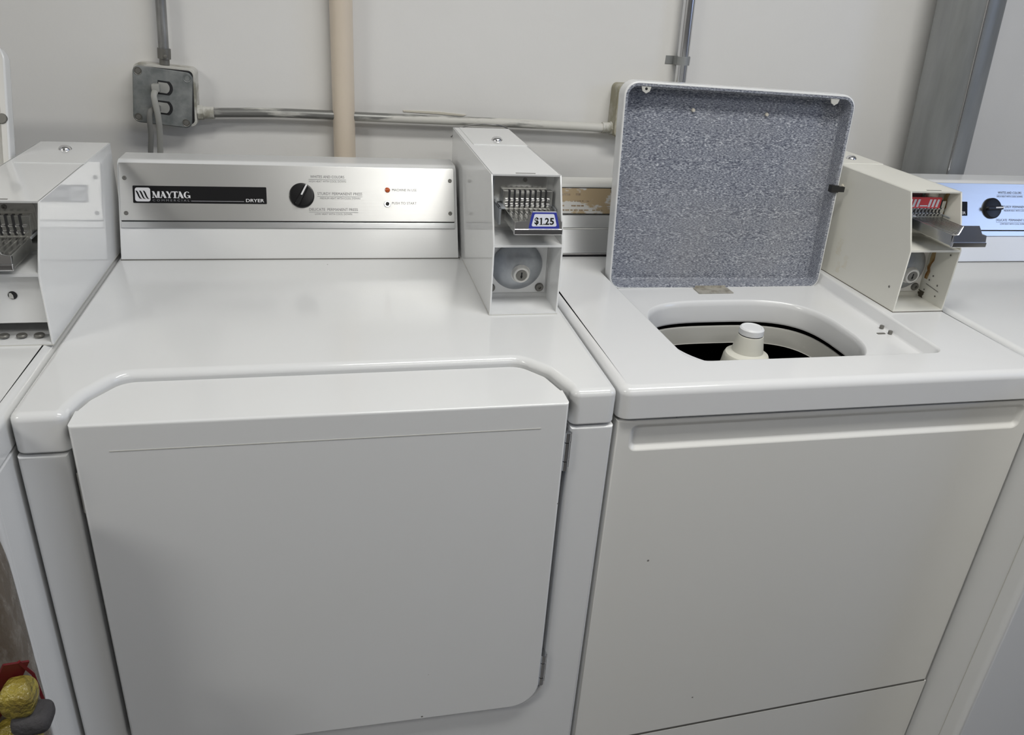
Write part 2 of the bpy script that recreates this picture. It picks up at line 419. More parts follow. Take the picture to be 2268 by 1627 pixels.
def dryer_console(p, x0, x1, yb, m_body, texts=True, black_x0=.0313, ox=0.):
    """sloping back panel. p: thing; ox: x offset of the machine"""
    F = console_frame(yb)
    s = lambda u, v, w=0: F @ Vector((u, v, w))
    # body: profile in (y,z) extruded along x
    y_t = yb+.0665; z_t = 1.0590
    prof = [(yb, ZT), (y_t-.004, z_t-.007), (y_t+.001, z_t-.001), (y_t+.008, z_t+.0015), (y_t+.012, z_t+.0022), (y_t+.020, z_t+.0018), (y_t+.0655, z_t+.0014), (y_t+.085, z_t-.003), (y_t+.09, ZT), ]
    bm = B(); mt = Matrix(((0, 0, 1, 0), (1, 0, 0, 0), (0, 1, 0, 0), (0, 0, 0, 1)))
    slab(bm, prof, x0+ox, x1+ox, mt, r=.0012, r0=.0012, seg=2)
    part('console_housing', bm, m_body, p)
    # silver panel
    bm = B(); slab(bm, rrect(x0+.003+ox, .0640, x1-.005+ox, .1568, .001, 2), .0001, .0016, F, r=.0006, seg=2)
    pan = part('control_panel', bm, M['alu'], p, label='brushed silver control panel')
    bm = B(); slab(bm, rrect(x0+.003+ox, .0520, x1-.005+ox, .0622, .0006, 2), .0001, .0015, F, r=.0006, seg=2)
    part('trim_strip', bm, M['alu2'], p)
    bm = B(); bar_into(bm, x0+.004+ox, .0617, x1-.006+ox, .0642, .0004, F); 
    part('panel_groove', bm, M['dark'], p, smooth=0)
    for u, v in ((.0197, .1323), (.0198, .0758), (.5500, .1356), (.5492, .0787)):
        screw_at(F @ tr((u+ox, v, .0015)), .0034, 'screw', p)
    # name plate
    bm = B(); slab(bm, rrect(.0313+ox, .0922, .2393+ox, .1202, .0012, 3), .0016, .0022, F, r=.0003, seg=1)
    plate = part('name_plate', bm, M['blackplate'], p, label='black name plate with white lettering')
    bm = B(); G = F @ tr((ox, 0, .0024))
    # rounded square emblem with three slanted strokes
    poly_into(bm, rrect(.0345, .0947, .0578, .1170, .0035, 4), 0, G)
    part('emblem', bm, M['platewhite'], plate, smooth=0)
    bm = B()
    for k in range(3):
        x = .0366+k*.0056
        st = []
        top = [(x-.0012, .1122), (x+.0012, .1118), (x+.0030, .1090), (x+.0052, .1030), (x+.0068, .0998), (x+.0090, .0988)]
        bot = [(x+.0076, .0986), (x+.0050, .0992), (x+.0030, .1022), (x+.0006, .1082), (x-.0004, .1106)]
        poly_into(bm, top+bot, .0002, G)
    part('emblem_stroke', bm, M['blackplate'], plate, smooth=0)
    bm = B(); maytag_word(bm, G @ tr((.0602, .1005, 0)), .0585, .0108)
    part('lettering', bm, M['platewhite'], plate, smooth=0)
    bm = B(); text_into(bm, 'DRYER', .0290, .0052, G @ tr((.2061, .0952, 0)), bold=.012)
    part('lettering', bm, M['platewhite'], plate, smooth=0)
    bm = B(); text_into(bm, 'C O M M E R C I A L', .0565, .0032, G @ tr((.0610, .0951, 0)), bold=0.)
    bar_into(bm, .1199, .0955, .2030, .0965, 0, G)
    part('small_lettering', bm, M['plategrey'], plate, smooth=0)
    # legends around the knob
    bm = B(); L = F @ tr((ox, 0, .0018))
    def legend(x0_, x1_, v, a, b_, bx0, bx1):
        text_into(bm, a, x1_-x0_, .0046, L @ tr((x0_, v, 0)))
        bar_into(bm, min(x0_, bx0)-.0005, v-.0027, max(x1_, bx1)+.0005, v-.0022, 0, L)
        text_into(bm, b_, bx1-bx0, .0031, L @ tr((bx0, v-.0070, 0)))
    legend(.3115, .3680, .1368, 'WHITES AND COLORS', 'HIGH HEAT WITH COOL DOWN', .3090, .3705)
    legend(.3225, .3970, .1085, 'STURDY PERMANENT PRESS', 'MEDIUM HEAT WITH COOL DOWN', .3265, .3935)
    legend(.3080, .3890, .0818, 'DELICATE  PERMANENT PRESS', 'LOW HEAT WITH COOL DOWN', .3175, .3790)
    part('cycle_legend', bm, M['printgrey'], p, smooth=0)
    bm = B(); text_into(bm, 'MACHINE IN USE', .0425, .0042, L @ tr((.4484, .1165, 0)))
    text_into(bm, 'PUSH TO START', .0425, .0042, L @ tr((.4477, .0938, 0)))
    part('button_legend', bm, M['printgrey'], p, smooth=0)
    # indicator light and start button
    K = F @ tr((.4406+ox, .1184, .0014))
    bm = B(); lathe(bm, [(.0046, 0), (.0046, .0012), (.0036, .0030), (.0018, .0038), (0, .0040)], K, 20)
    part('indicator_light', bm, M['amber'], p, label='round amber indicator light')
    K = F @ tr((.4398+ox, .0943, .0014))
    bm = B(); lathe(bm, [(.0058, 0), (.0058, .0016), (.0050, .0024), (.0036, .0024), (.0034, .0012), (0, .0012)], K, 24)
    bt = part('start_button', bm, M['chrome'], p)
    bm = B(); lathe(bm, [(.0032, .0008), (.0032, .0034), (.0024, .0040), (0, .0040)], K, 20)
    part('button_tip', bm, M['black'], bt)

def knob(p, yb, ox, ang):
    F = console_frame(yb) @ tr((.2966+ox, .1072, .0016))
    bm = B(); lathe(bm, [(.0200, 0), (.0208, .001), (.0206, .0035), (.0195, .0050), (.0175, .0056), (0, .0060)], F, 48)
    k = part('control_knob', bm, M['black'], p, label='round black selector knob')
    R = F @ Matrix.Rotation(ang, 4, 'Z')
    bm = B(); slab(bm, rrect(-.0185, -.0042, .0185, .0036, .003, 4), .004, .0120, R, r=.0016, seg=3)
    g = part('knob_grip', bm, M['black'], k)
    bm = B(); box(bm, -.0005, -.0013, .0115, .0188, .0013, .0124, mt=R)
    part('pointer', bm, M['platewhite'], k)

def coin_box(p, X0, X1, ym, yb, z_mid, z_top, y_up, m, slide_y=.23, lock='dome', price=True, red=False, inner=None, depth=.058, zf=.010, dz=0., sxo=0.):
    """coin meter case bolted to the machine top: thin sheet metal shell, open front in two bays"""
    t = .0026; inner = inner or m
    side = [(ym, ZT), (yb, ZT), (yb, z_top), (y_up, z_top), (ym, z_mid)]
    mt = Matrix(((0, 0, 1, 0), (1, 0, 0, 0), (0, 1, 0, 0), (0, 0, 0, 1)))
    bm = B()
    slab(bm, side, X0, X0+t, mt, r=.0006, r0=.0006, seg=1); slab(bm, side, X1-t, X1, mt, r=.0006, r0=.0006, seg=1)
    slab(bm, [(y_up+.0002, z_top-t), (yb, z_top-t), (yb, z_top), (y_up-.0006, z_top)], X0+t*.5, X1-t*.5, mt)
    slab(bm, [(yb-t, ZT), (yb, ZT), (yb, z_top-t), (yb-t, z_top-t)], X0+t, X1-t, mt)
    # floor lip and shelf
    slab(bm, [(ym, ZT+.0005), (ym+depth+.01, ZT+.0005), (ym+depth+.01, ZT+zf*.5), (ym, ZT+zf*.35)], X0+t, X1-t, mt)
    slab(bm, [(ym+.0002, z_mid-.0022), (ym+depth+.03, z_mid+.0003), (ym+depth+.03, z_mid+.0030), (ym, z_mid+.0012)], X0+t*.5, X1-t*.5, mt)
    yp = ym+depth                                          # back wall of the two bays
    slab(bm, [(yp+.012, z_mid), (yp+.016, z_mid), (yp+.016, z_top-t), (yp+.012, z_top-t)], X0+t, X1-t, mt)
    slab(bm, [(yp+.004, ZT), (yp+.008, ZT), (yp+.008, z_mid-.002), (yp+.004, z_mid-.002)], X0+t, X1-t, mt)
    case = part('coin_box', bm, m, p, label=None)
    bm = B(); box(bm, X0-.0003, ym-.0004, ZT-.0004, X1+.0003, yb-.002, ZT+.0011)  # thin strip painting the shadow gap and rust-dark edge under the case
    part('base_shade_strip', bm, M['grime_shade'] if red else M['tubring'], case)
    # hinged rear lid with lock
    dx = (X1-X0)
    yl = y_up+.57*(yb-y_up)
    bm = B(); slab(bm, rrect(X0+.011, yl, X1-.0005, yb-.004, .0012, 2), z_top-.0005, z_top+.0012, None, r=.0008, seg=2)
    part('coin_box_lid', bm, m, case)
    bm = B(); lathe(bm, [(.0095, 0), (.0095, .0015), (.0080, .0040), (.0055, .0058), (0, .0062)], tr((X0+dx*(.56 if lock == 'dome' else .52), yl+(.040 if lock == 'dome' else .095), z_top+.001)), 28)
    part('lid_lock', bm, M['chrome'], case)
    bm = B(); box(bm, X0+dx*.36, y_up+.006, z_top-.0005, X0+dx*.64, y_up+.0085, z_top+.0004)
    part('lock_slot', bm, M['bolt'], case)
    # upper bay: faceplate, slot ribs, slide
    yf = yp+.010
    bm = B(); slab(bm, rrect(X0+.010, z_mid+.008, X1-.014, z_top-.006, (.001, .001, .007, .007), 4), 0, .0022, FRONT(yf), r=.0009, seg=2)
    fp = part('slide_faceplate', bm, M['steel'], case)
    if zf > 0:
        cxm = (X0+X1)/2
        screw_at(FRONT(yf-.002) @ tr((cxm+.004, z_top-.013, 0)), .0032, 'screw', case)
    sx0 = X0+.0255-sxo; sx1 = X1-.010-sxo; zs = z_top-.050+dz           # slide top
    n = 8; pitch = (sx1-sx0-.006)/n
    bm = B(); box(bm, sx0-.004, yf-.016, zs-.004, sx1+.002, yf-.0022, zs+.024, r=.0015)
    blk = part('slide_throat', bm, M['steel'], case)
    bm = B()
    for k in range(n):
        x = sx0+.004+k*pitch
        box(bm, x, yf-.0168, zs-.001, x+pitch*.36, yf-.010, zs+.0245)
    part('coin_slot', bm, M['dark'], case)
    bm = B()
    for k in range(n+1):
        x = sx0+.004+k*pitch-pitch*.62
        for zz in (zs+.010, zs+.002):
            box(bm, x, yf-.0185, zz, x+pitch*.62, yf-.0165, zz+.0028, r=.0008)
    part('coin_rib', bm, M['chrome'], case)
    y0 = slide_y; z0 = zs-.020
    bm = B(); box(bm, sx0, y0, z0, sx1, yf-.015, zs-.003, r=.0012)
    for k in range(9):
        x = sx0+.005+k*pitch*.93
        box(bm, x, y0+.010, zs-.0032, x+.0016, yf-.016, zs-.0020)
    sl = part('coin_slide', bm, M['steel'], case, label='metal coin slide')
    # guide rails beside the slide
    bm = B(); box(bm, sx0-.0125, yf-.034, z0-.002, sx0-.009, yf-.002, zs+.004, r=.001); box(bm, sx0-.0125, yf-.034, zs+.001, sx0-.003, yf-.006, zs+.004, r=.001)
    part('guide_bracket', bm, M['cast'], case)
    bm = B(); box(bm, sx1+.003, yf-.030, zs-.002, sx1+.0055, yf-.002, zs+.001, r=.0008)
    part('slide_guide', bm, M['cast'], case)
    # slide front: lower bar, sloped upper face with raised tab
    Fm = FRONT(y0)
    bm = B(); slab(bm, rrect(sx0-.0005, z0-.001, sx1+.0005, z0+.007, .001, 2), -.001, .004, Fm, r=.0012, seg=2)
    w = sx1-sx0; c = (sx0+sx1)/2 + (.008 if price else 0)
    tilt = frame((0, y0-.0005, z0+.0065), (1, 0, 0), (0, .22, 1))
    hgt = zs-z0-.008
    slab(bm, [(sx0, 0), (sx1, 0), (sx1, hgt-.002), (c+w*.36, hgt), (c+w*.24, hgt+.013), (c-w*.24, hgt+.013), (c-w*.36, hgt), (sx0, hgt-.002)], -.002, .0016, tilt, r=.0006, seg=1)
    part('slide_front', bm, M['chrome'], case)
    if price:
        bm = B(); tq = [(c-w*.33, .001), (c+w*.33, .001), (c+w*.25, hgt+.0125), (c-w*.25, hgt+.0125)]
        slab(bm, fillet(tq, .0015, 3), .0016, .0019, tilt)
        lb = part('price_label', bm, M['labelblue'], case, label='blue bordered price label', smooth=0)
        bm = B(); tq2 = [(c-w*.27, .004), (c+w*.27, .004), (c+w*.205, hgt+.0092), (c-w*.205, hgt+.0092)]
        slab(bm, fillet(tq2, .002, 3), .0019, .00205, tilt)
        bar_into(bm, c-w*.25, hgt+.0116, c+w*.25, hgt+.0126, .00208, tilt)
        part('price_label_face', bm, M['label'], case, smooth=0)
        bm = B(); T = tilt @ tr((0, 0, .0022))
        h = .0098; bz = .0062
        # heavy serif $1.25
        text_into(bm, '$', w*.088, h*1.16, T @ tr((c-w*.205, bz-.0008, 0)), bold=.03)
        bar_into(bm, c-w*.078, bz, c-w*.048, bz+h, 0, T); bar_into(bm, c-w*.100, bz, c-w*.026, bz+h*.09, 0, T)
        poly_into(bm, [(c-w*.078, bz+h), (c-w*.078, bz+h*.86), (c-w*.104, bz+h*.76), (c-w*.104, bz+h*.84)], 0, T)
        poly_into(bm, circ(c-w*.005, bz+.0009, .0010, 10), 0, T)
        text_into(bm, '2', w*.092, h, T @ tr((c+w*.012, bz, 0)), bold=.032)
        text_into(bm, '5', w*.092, h, T @ tr((c+w*.114, bz, 0)), bold=.032)
        part('price', bm, M['print'], case, smooth=0)
    if red:
        bm = B(); slab(bm, rrect(sx0-.012, zs+.0120, sx1-.010, zs+.0300, .002, 3), .0172, .0178, FRONT(yf))
        part('red_label', bm, M['labelred'], case, label='red and white striped label', smooth=0)
        bm = B()
        for k in range(8):
            x = sx0-.010+k*.0072
            if k in (3, 4): continue
            poly_into(bm, [(x, zs+.0140), (x+.0042, zs+.0140), (x+.0056, zs+.0265), (x+.0014, zs+.0265)], .0180, FRONT(yf))
        bar_into(bm, sx0+.011, zs+.0150, sx0+.025, zs+.0170, .0180, FRONT(yf))
        part('label_stripe', bm, M['label'], case, smooth=0)
    # lower bay
    yq = yp+.003
    if lock == 'dome':
        bm = B(); slab(bm, rrect(X0+.0032, ZT+.013, X1-.0060, z_mid-.004, .001, 2), 0, .0025, FRONT(yq), r=.0008, seg=1)
        part('lock_plate', bm, M['white2'] if not red else M['inner'], case)
        zc = (ZT+z_mid)/2+.0035; xc = (X0+X1)/2-.001
        D = FRONT(yq-.0025) @ tr((xc, zc, 0)) @ Matrix.Rotation(radians(6), 4, 'X')
        bm = B(); lathe(bm, [(.0395, -.001), (.0395, .002), (.0375, .0045), (.0340, .0085), (.028, .0125), (.020, .0158), (.013, .0175), (0, .0185)], D, 56)
        dm = part('lock_dome', bm, M['cast'], case, label='grey dome with key lock')
        K = D @ tr((.002, -.004, .0145))
        bm = B(); lathe(bm, [(.0170, -.004), (.0165, .001), (.0135, .0035), (.0128, .0100), (.0118, .0112), (.0092, .0112), (.0088, .0102), (0, .0102)], K, 36)
        part('lock_cylinder', bm, M['inner'], case)
        bm = B(); lathe(bm, [(.0082, .0100), (.0082, .0114), (0, .0114)], K, 24)
        part('key_face', bm, M['bolt'], case)
        bm = B(); box(bm, -.0010, -.0048, .0112, .0010, .0048, .0118, mt=K); lathe(bm, [(.0017, .0112), (.0017, .0118), (0, .0118)], K @ tr((0, -.002, 0)), 12)
        part('keyhole', bm, M['dark'], case, smooth=0)
        for bx, bz in ((X0+.012, ZT+.022), (X1-.0155, ZT+.022), (X0+.012, z_mid-.008), (X1-.0155, z_mid-.008)):
            screw_at(FRONT(yq-.0025) @ tr((bx, bz, 0)), .0068, 'plate_bolt', case, h=.004)
    else:
        yq = ym+.018
        bm = B(); slab(bm, rrect(X0+.0032, ZT+.024, X1-.0032, z_mid-.002, .001, 2), 0, .0025, FRONT(yq), r=.0008, seg=1)
        part('lock_plate', bm, m, case)
        K = FRONT(yq-.0022) @ tr((X1-.040, (ZT+z_mid)/2+.015, 0))
        bm = B(); lathe(bm, [(.0052, 0), (.0052, .001), (0, .001)], K, 20)
        part('cam_hole', bm, M['dark'], case)
        bm = B(); poly_into(bm, [(-.0042, -.0036), (.001, -.0044), (.0008, .0002), (-.001, .0034), (-.0036, .003)], .0014, K)
        part('lock_cam', bm, M['steel'], case, smooth=0)
        for k in range(3):
            bm = B(); lathe(bm, [(.0062, 0), (.0062, .0018), (.0050, .003), (0, .003)], tr((X1-.020-k*.020, ym+.016, ZT+.006)), 20)
            part('floor_bolt', bm, M['bolt'], case)
    return case

# ------------------------------------------------------------------ dryer
def dryer(x0, yf, yb_console, label, knob_angle, dome_meter, has_door=True):
    W = .686
    p = emptyobj('clothes_dryer', (x0+W/2, yf+.35, 0), label, 'dryer')
    A = lambda x: x+x0
    # cabinet carcass (sides, back, dark hollow behind the door gap)
    bm = B(); slab(bm, rrect(A(.0005), yf+.024, A(W-.0005), yf+.70, .002, 2), .0, .862, None)
    cab = part('cabinet', bm, M['white'], p)
    if has_door:
        # front frame with the door opening cut out of it
        sl = -.055
        op = fillet([(A(.0515), .862), (A(.0515), .379), (A(.6285), .379), (A(.6285), .862)], [0, .045, .050, 0], 8)
        out = [(A(W-.0005), .862), (A(W-.0005), .02), (A(.0005), .02), (A(.0005), .862)]
        U = op+out
        bm = B(); slab(bm, ccw(U), -.026, .0, FRONT(yf), r=.0045, seg=4)
        part('front_frame', bm, M['white'], p)
        bm = B(); slab(bm, rrect(A(.04), .36, A(.645), .868, .002, 2), 0, .0015, FRONT(yf+.0245))
        part('door_gap', bm, M['dark'], p, smooth=0)
        # door: front slab plus wrapped top
        dl, dr = A(.0605), A(.6195)
        dpts = fillet([(dl, .9045), (dl, .389), (dr, .389), (dr, .9045)], [0, .040, .042, 0], 8)
        bm = B(); slab(bm, ccw(dpts), -.022, .0115, FRONT(yf), r=.0035, seg=4)
        notch_in = fillet([(dl, yf+.020), (A(.0690), yf+.048), (A(.0960), yf+.0905), (A(.5800), yf+.0955), (A(.6070), yf+.062), (dr, yf+.018), (dr, yf-.0080), (dl, yf-.0080)],
                          [.02, .02, .03, .03, .02, .01, 0, 0], 5)
        slab(bm, notch_in, .880, .9044, None, r=.0025, seg=2)
        # faint embossed line across the face
        part('door', bm, M['white'], p, label='wide blank front door')
        dobj = p
        bm = B(); box(bm, A(.0976), yf-.0119, .8702, A(.5862), yf-.0113, .8712)
        part('door_crease', bm, M['tubring'], p)
    else:
        bm = B(); slab(bm, [(A(.0005), .02), (A(W-.0005), .02), (A(W-.0005), .862), (A(.0005), .862)], -.026, 0, FRONT(yf), r=.010, seg=5)
        part('front_panel', bm, M['white'], p)
    # top with the notch for the door
    no = 0.0045
    notch = [(A(.0570), yf-.0005), (A(.0570), yf+.018), (A(.0640), yf+.048), (A(.0920), yf+.0955), (A(.5815), yf+.1015), (A(.6115), yf+.066), (A(.6265), yf+.018), (A(.6265), yf-.0005)]
    if not has_door: notch = []
    pts = [(A(.0), yf-.0005)] + notch + [(A(W), yf-.0005), (A(W), yf+.70), (A(0), yf+.70)]
    rad = [.014, .014, .004, .004] if not has_door else [.012, .0115, .02, .03, .028, .028, .03, .016, .0115, .012, .004, .004]
    bm = B(); slab(bm, fillet(pts, rad, 6), .8655, ZT, None, r=.0095, r0=.003, seg=5)
    part('top_panel', bm, M['white'], p)
    if has_door:
        # hinges
        for z0, z1 in ((.8035, .8590), (.4250, .4830)):
            bm = B(); h = z1-z0
            for a, b_ in ((0, .24), (.26, .74), (.76, 1)):
                lathe(bm, [(.0042, z0+a*h), (.0045, z0+a*h+.001), (.0045, z0+b_*h-.001), (.0042, z0+b_*h)], tr((A(.6238), yf-.0045, 0)), 16)
            box(bm, A(.6238), yf-.0025, z0+.002, A(.6300), yf+.010, z1-.002)
            part('hinge', bm, M['emt'], p, label='small steel door hinge')
        # door seal peeking out of the gap
        bm = B(); box(bm, A(.0545), yf+.004, .780, A(.0580), yf+.012, .835, r=.001)
        part('door_latch', bm, M['tubring'], p)
    dryer_console(p, .0083, .5620, yb_console, M['white'], ox=x0)
    bm = B(); box(bm, A(.0083), yb_console-.0012, ZT-.0005, A(.5645), yb_console+.004, ZT+.0014)  # thin dark line along the foot of the console
    part('console_base_line', bm, M['bolt'], p)
    knob(p, yb_console, x0, knob_angle)
    if dome_meter:
        coin_box(p, A(.5677), A(.6722), yf+.2479, yf+.667, 1.0208, 1.1139, yf+.290, M['white2'], slide_y=yf+.232)
    return p

dr_c = dryer(0., .001, .514, 'white coin-operated dryer with a closed blank door, left of the open washer', radians(62), True)
# light scuff on the frame right of the hinge
# ------------------------------------------------------------------ washer
def superell(cx, cy, a, b, nf, nb, n=72):
    out = []
    for k in range(n):
        t = 2*pi*k/n; c, s = cos(t), sin(t); e = nb if s > 0 else nf
        out.append((cx+a*math.copysign(abs(c)**(2/e), c), cy+b*math.copysign(abs(s)**(2/e), s)))
    return out

def washer(x0, yf, label, mcab, mtop):
    W = .652
    p = emptyobj('washing_machine', (x0+W/2, yf+.35, 0), label, 'washing machine')
    A = lambda x: x+x0
    Y = lambda y: y+yf
    # hollow cabinet: two sides, back, front panel
    bm = B()
    outer = rrect(A(.001), Y(.0095), A(W-.001), Y(.665), (.002, .002, .004, .004), 5)
    lo, up = slab(bm, outer, 0.02, .8655, None, r=.003, seg=3, top=False, bottom=True)
    part('cabinet', bm, mcab, p)
    # pressed front skin: upper panel with a recessed band, lower access panel below a narrow gap
    x1, x2 = A(.001), A(W-.001)
    zL, zR = .2580, .3010
    Fm = FRONT(Y(.001))
    pts = [(x1, zL), (x2, zR), (x2, .8655), (x1, .8655)]
    band = rrect(A(.0210), .8165, A(.6335), .8580, .012, 6)
    bm = B()
    lo, hi = slab(bm, pts, -.0085, 0, Fm, r=.0050, seg=4, top=False, bottom=False)
    b0 = ring(bm, band, 0, Fm)
    fill_holes(bm, [hi, b0])
    prev = b0
    for d, w in ((.0012, -.0002), (.0030, -.0014), (.0062, -.0046), (.0078, -.0056), (.0090, -.0058)):
        q = ring(bm, inset(band, d), w, Fm); bridge(bm, prev, q); prev = q
    cap(bm, prev)
    part('front_panel', bm, mcab, p, smooth=40)
    bm = B(); slab(bm, [(x1, .03), (x2, .03), (x2, zR-.0013), (x1, zL-.0013)], -.0085, 0, Fm)
    part('access_panel', bm, mcab, p)
    bm = B(); slab(bm, [(x1+.004, zL-.006), (x2-.004, zR-.006), (x2-.004, zR+.004), (x1+.004, zL+.004)], -.0086, -.0003, Fm)  # solid strip in the seam, crevice shade put into its colour
    part('panel_gap_shade', bm, M['bolt'], p)
    # top with recessed lid well and tub opening
    OUT = rrect(A(-.0005), Y(-.0055), A(W+.0005), Y(.672), (.016, .016, .006, .006), 6)
    REC = fillet([(A(.1210), Y(.0640)), (A(.5285), Y(.0640)), (A(.5400), Y(.458)), (A(.1100), Y(.458))], [.034, .022, .03, .03], 8)
    HOLE = superell(A(.296), Y(.199), .162, .138, 2.4, 3.2)
    zr = .8945
    bm = B()
    lo, up = slab(bm, OUT, .8690, ZT, None, r=.012, r0=.002, seg=5, top=False, bottom=False)
    rec = ccw(REC); r_prev = ring(bm, rec, ZT, Matrix()); fill_holes(bm, [up, r_prev])
    for d, z in ((.0018, ZT-.0006), (.0040, ZT-.0030), (.0085, zr+.0035), (.0110, zr+.0006), (.0130, zr)):
        q = ring(bm, inset(rec, d), z, Matrix()); bridge(bm, r_prev, q); r_prev = q
    h = ccw(HOLE); h0 = ring(bm, h, zr, Matrix()); fill_holes(bm, [r_prev, h0]); h_prev = h0
    for d, z in ((.0015, zr-.0006), (.0035, zr-.0035), (.0055, zr-.010), (.0060, zr-.036), (.0040, zr-.040)):
        q = ring(bm, inset(h, d), z, Matrix()); bridge(bm, h_prev, q); h_prev = q
    bmesh.ops.recalc_face_normals(bm, faces=bm.faces)
    part('top_panel', bm, mtop, p, smooth=40)
    # dark tub, splash ring, agitator
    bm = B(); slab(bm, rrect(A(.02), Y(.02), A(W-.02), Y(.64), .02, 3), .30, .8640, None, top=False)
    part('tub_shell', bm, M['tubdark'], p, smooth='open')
    R2 = ccw(HOLE)
    bm = B(); prev = None
    for d, z in ((-.008, .8395), (-.006, .8435), (-.002, .8462), (.001, .8468), (.0030, .8455), (.0040, .8420), (.0055, .8300), (.0065, .8260), (.0072, .8175), (.0090, .8170)):
        q = ring(bm, inset(R2, d), z, Matrix())
        if prev: bridge(bm, prev, q)
        prev = q
    part('tub_ring', bm, M['tubwall'], p, smooth=40)
    bm = B()
    ax = (A(.321), Y(.255))
    lathe(bm, [(.070, .60), (.060, .700), (.045, .780), (.0390, .815), (.0375, .8260), (.0350, .8310), (.0285, .8340), (.0260, .8360), (.0235, .8500), (.0212, .8640), (.0208, .8650), (.0196, .8655)], tr((ax[0], ax[1], 0)), 40)
    part('agitator', bm, M['agit'], p, label='ivory agitator post')
    bm = B(); lathe(bm, [(.0199, .8648), (.0199, .8664)], tr((ax[0], ax[1], 0)), 36); part('cap_seam', bm, M['dark'], p)
    bm = B(); lathe(bm, [(.0192, .8660), (.0203, .8672), (.0200, .8760), (.0180, .8785), (.0160, .8788), (.0150, .8780), (0, .8784)], tr((ax[0], ax[1], 0)), 36)
    part('agitator_cap', bm, M['agitcap'], p, label='white agitator cap')
    return p

def lid(p, fl, thick, detail=True, back=(0, 1, 0), rim=0., liner=None, bv=.545, bm_=None, btxt='small black bumper', ltxt='speckled blue grey lid underside'):
    """fl: front-plane corners BL, BR, TR, TL (world) of the open lid; the speckled underside faces the room"""
    BL, BR, TR, TL = [Vector(q) for q in fl]
    bk = Vector(back).normalized()
    hh = (TL-BL).length; ww = (BR-BL).length
    def P(u, v, d):                     # u,v in metres over the face, d depth behind the rim
        a = u/ww; b = v/hh
        return BL*(1-a)*(1-b)+BR*a*(1-b)+TR*a*b+TL*(1-a)*b + bk*d
    def rg(bm, pts, d): return [bm.verts.new(P(q[0], q[1], d)) for q in pts]
    o = ccw(rrect(0, 0, ww, hh, (.022, .022, .024, .024), 7))
    bm = B(); prev = None; t = thick
    for ins, d in ((.012, t), (.006, t-.0008), (.0025, t-.003), (.0005, t-.0065), (0, t-.010), (0, .0025), (.0006, .0008), (.0018, 0), (.0030, 0)):
        q = rg(bm, inset(o, ins), d)
        if prev: bridge(bm, prev, q)
        else: cap(bm, q)
        prev = q
    L = part('lid', bm, M['white'], p, label='open lid standing upright', smooth=40)
    bm = B(); prev = None
    for ins, d in ((.0028, .0002), (.0068+rim, .0004), (.0080+rim, .0020), (.0095+rim, t-.008), (.013+rim, t-.0050)):
        q = rg(bm, inset(o, ins), d)
        if prev: bridge(bm, prev, q)
        prev = q
    cap(bm, prev)
    part('lid_liner', bm, liner or M['speck'], L, label=ltxt, smooth=40)
    # corner tabs, screws, bumper
    def disc(name, u, v, r, d0, d1, m):
        bm = B(); a = [bm.verts.new(P(u+r*cos(2*pi*k/16), v+r*sin(2*pi*k/16), d0)) for k in range(16)]
        b = [bm.verts.new(P(u+.8*r*cos(2*pi*k/16), v+.8*r*sin(2*pi*k/16), d1)) for k in range(16)]
        bridge(bm, a, b); cap(bm, b); cap(bm, a)
        part(name, bm, m, L)
    for u in (.130, .262):
        disc('rivet', u*ww/.407, hh-.042, .0032, t-.006, t-.0085, M['strip'])
    def tab(u, v, s, m):
        bm = B(); q = [(u-.014*s, v), (u-.008*s, v-.003), (u-.006*s, v-.010), (u, v-.0135), (u+.006*s, v-.010), (u+.008*s, v-.003), (u+.014*s, v)]
        a = [bm.verts.new(P(x, y, .0012)) for x, y in q]; b = [bm.verts.new(P(x, y, .0035)) for x, y in q]
        bridge(bm, a, b); cap(bm, a); cap(bm, b); part('corner_tab', bm, M['tubring'], L)
    tab(.036, hh-.0045, 1, None); tab(ww-.040, hh-.0045, -1, None)
    disc('tab_hole', .036, hh-.011, .0022, .0011, .0009, M['dark'])
    v = hh*bv
    bm = B(); 
    def bx(u0, u1, v0, v1, d0, d1):
        vs = [bm.verts.new(P(u, v_, d)) for d in (d0, d1) for v_ in (v0, v1) for u in (u0, u1)]
        for f in ((0, 2, 3, 1), (4, 5, 7, 6), (0, 1, 5, 4), (2, 6, 7, 3), (0, 4, 6, 2), (1, 3, 7, 5)): bm.faces.new([vs[i] for i in f])
    if rim:
        bm.free(); disc('lid_bumper', ww-.0085, v, .0085, .003, -.003, bm_); return L
    else:
        bx(ww-.016, ww-.002, v-.007, v+.005, -.004, .006); bx(ww-.004, ww+.010, v-.006, v+.003, -.003, .003)
    part('lid_bumper', bm, bm_ or M['rubber'], L, label=btxt)
    return L

wa = washer(.6905, .007, 'older white washing machine with its speckled lid open, between the two dryers', M['cream'], M['creamtop'])
lid(wa, [(.8085, .404, .8940), (1.2150, .404, .8885), (1.2125, .418, 1.2270), (.7985, .418, 1.2350)], .033)
bm = B(); box(bm, .9640, .372, .8950, 1.0290, .400, .8962, r=.0004); box(bm, .9670, .3975, .8955, 1.0250, .3995, .9000, r=.0004)
part('lid_hinge', bm, M['hinge'], wa, label='flat hinge plate')
bm = B()
for x, y, z in ((1.2085, .2055, .9000), (1.2085, .1835, .9000)): lathe(bm, [(.0034, -.004), (.0034, .0008), (0, .0010)], tr((x, y, z-.0008)), 14)
part('hole_plug', bm, M['bolt'], wa)
bm = B(); slab(bm, rrect(1.1870, .1835, 1.2020, .1890, .002, 3), .8943, .8950)
part('latch_slot', bm, M['bolt'], wa)
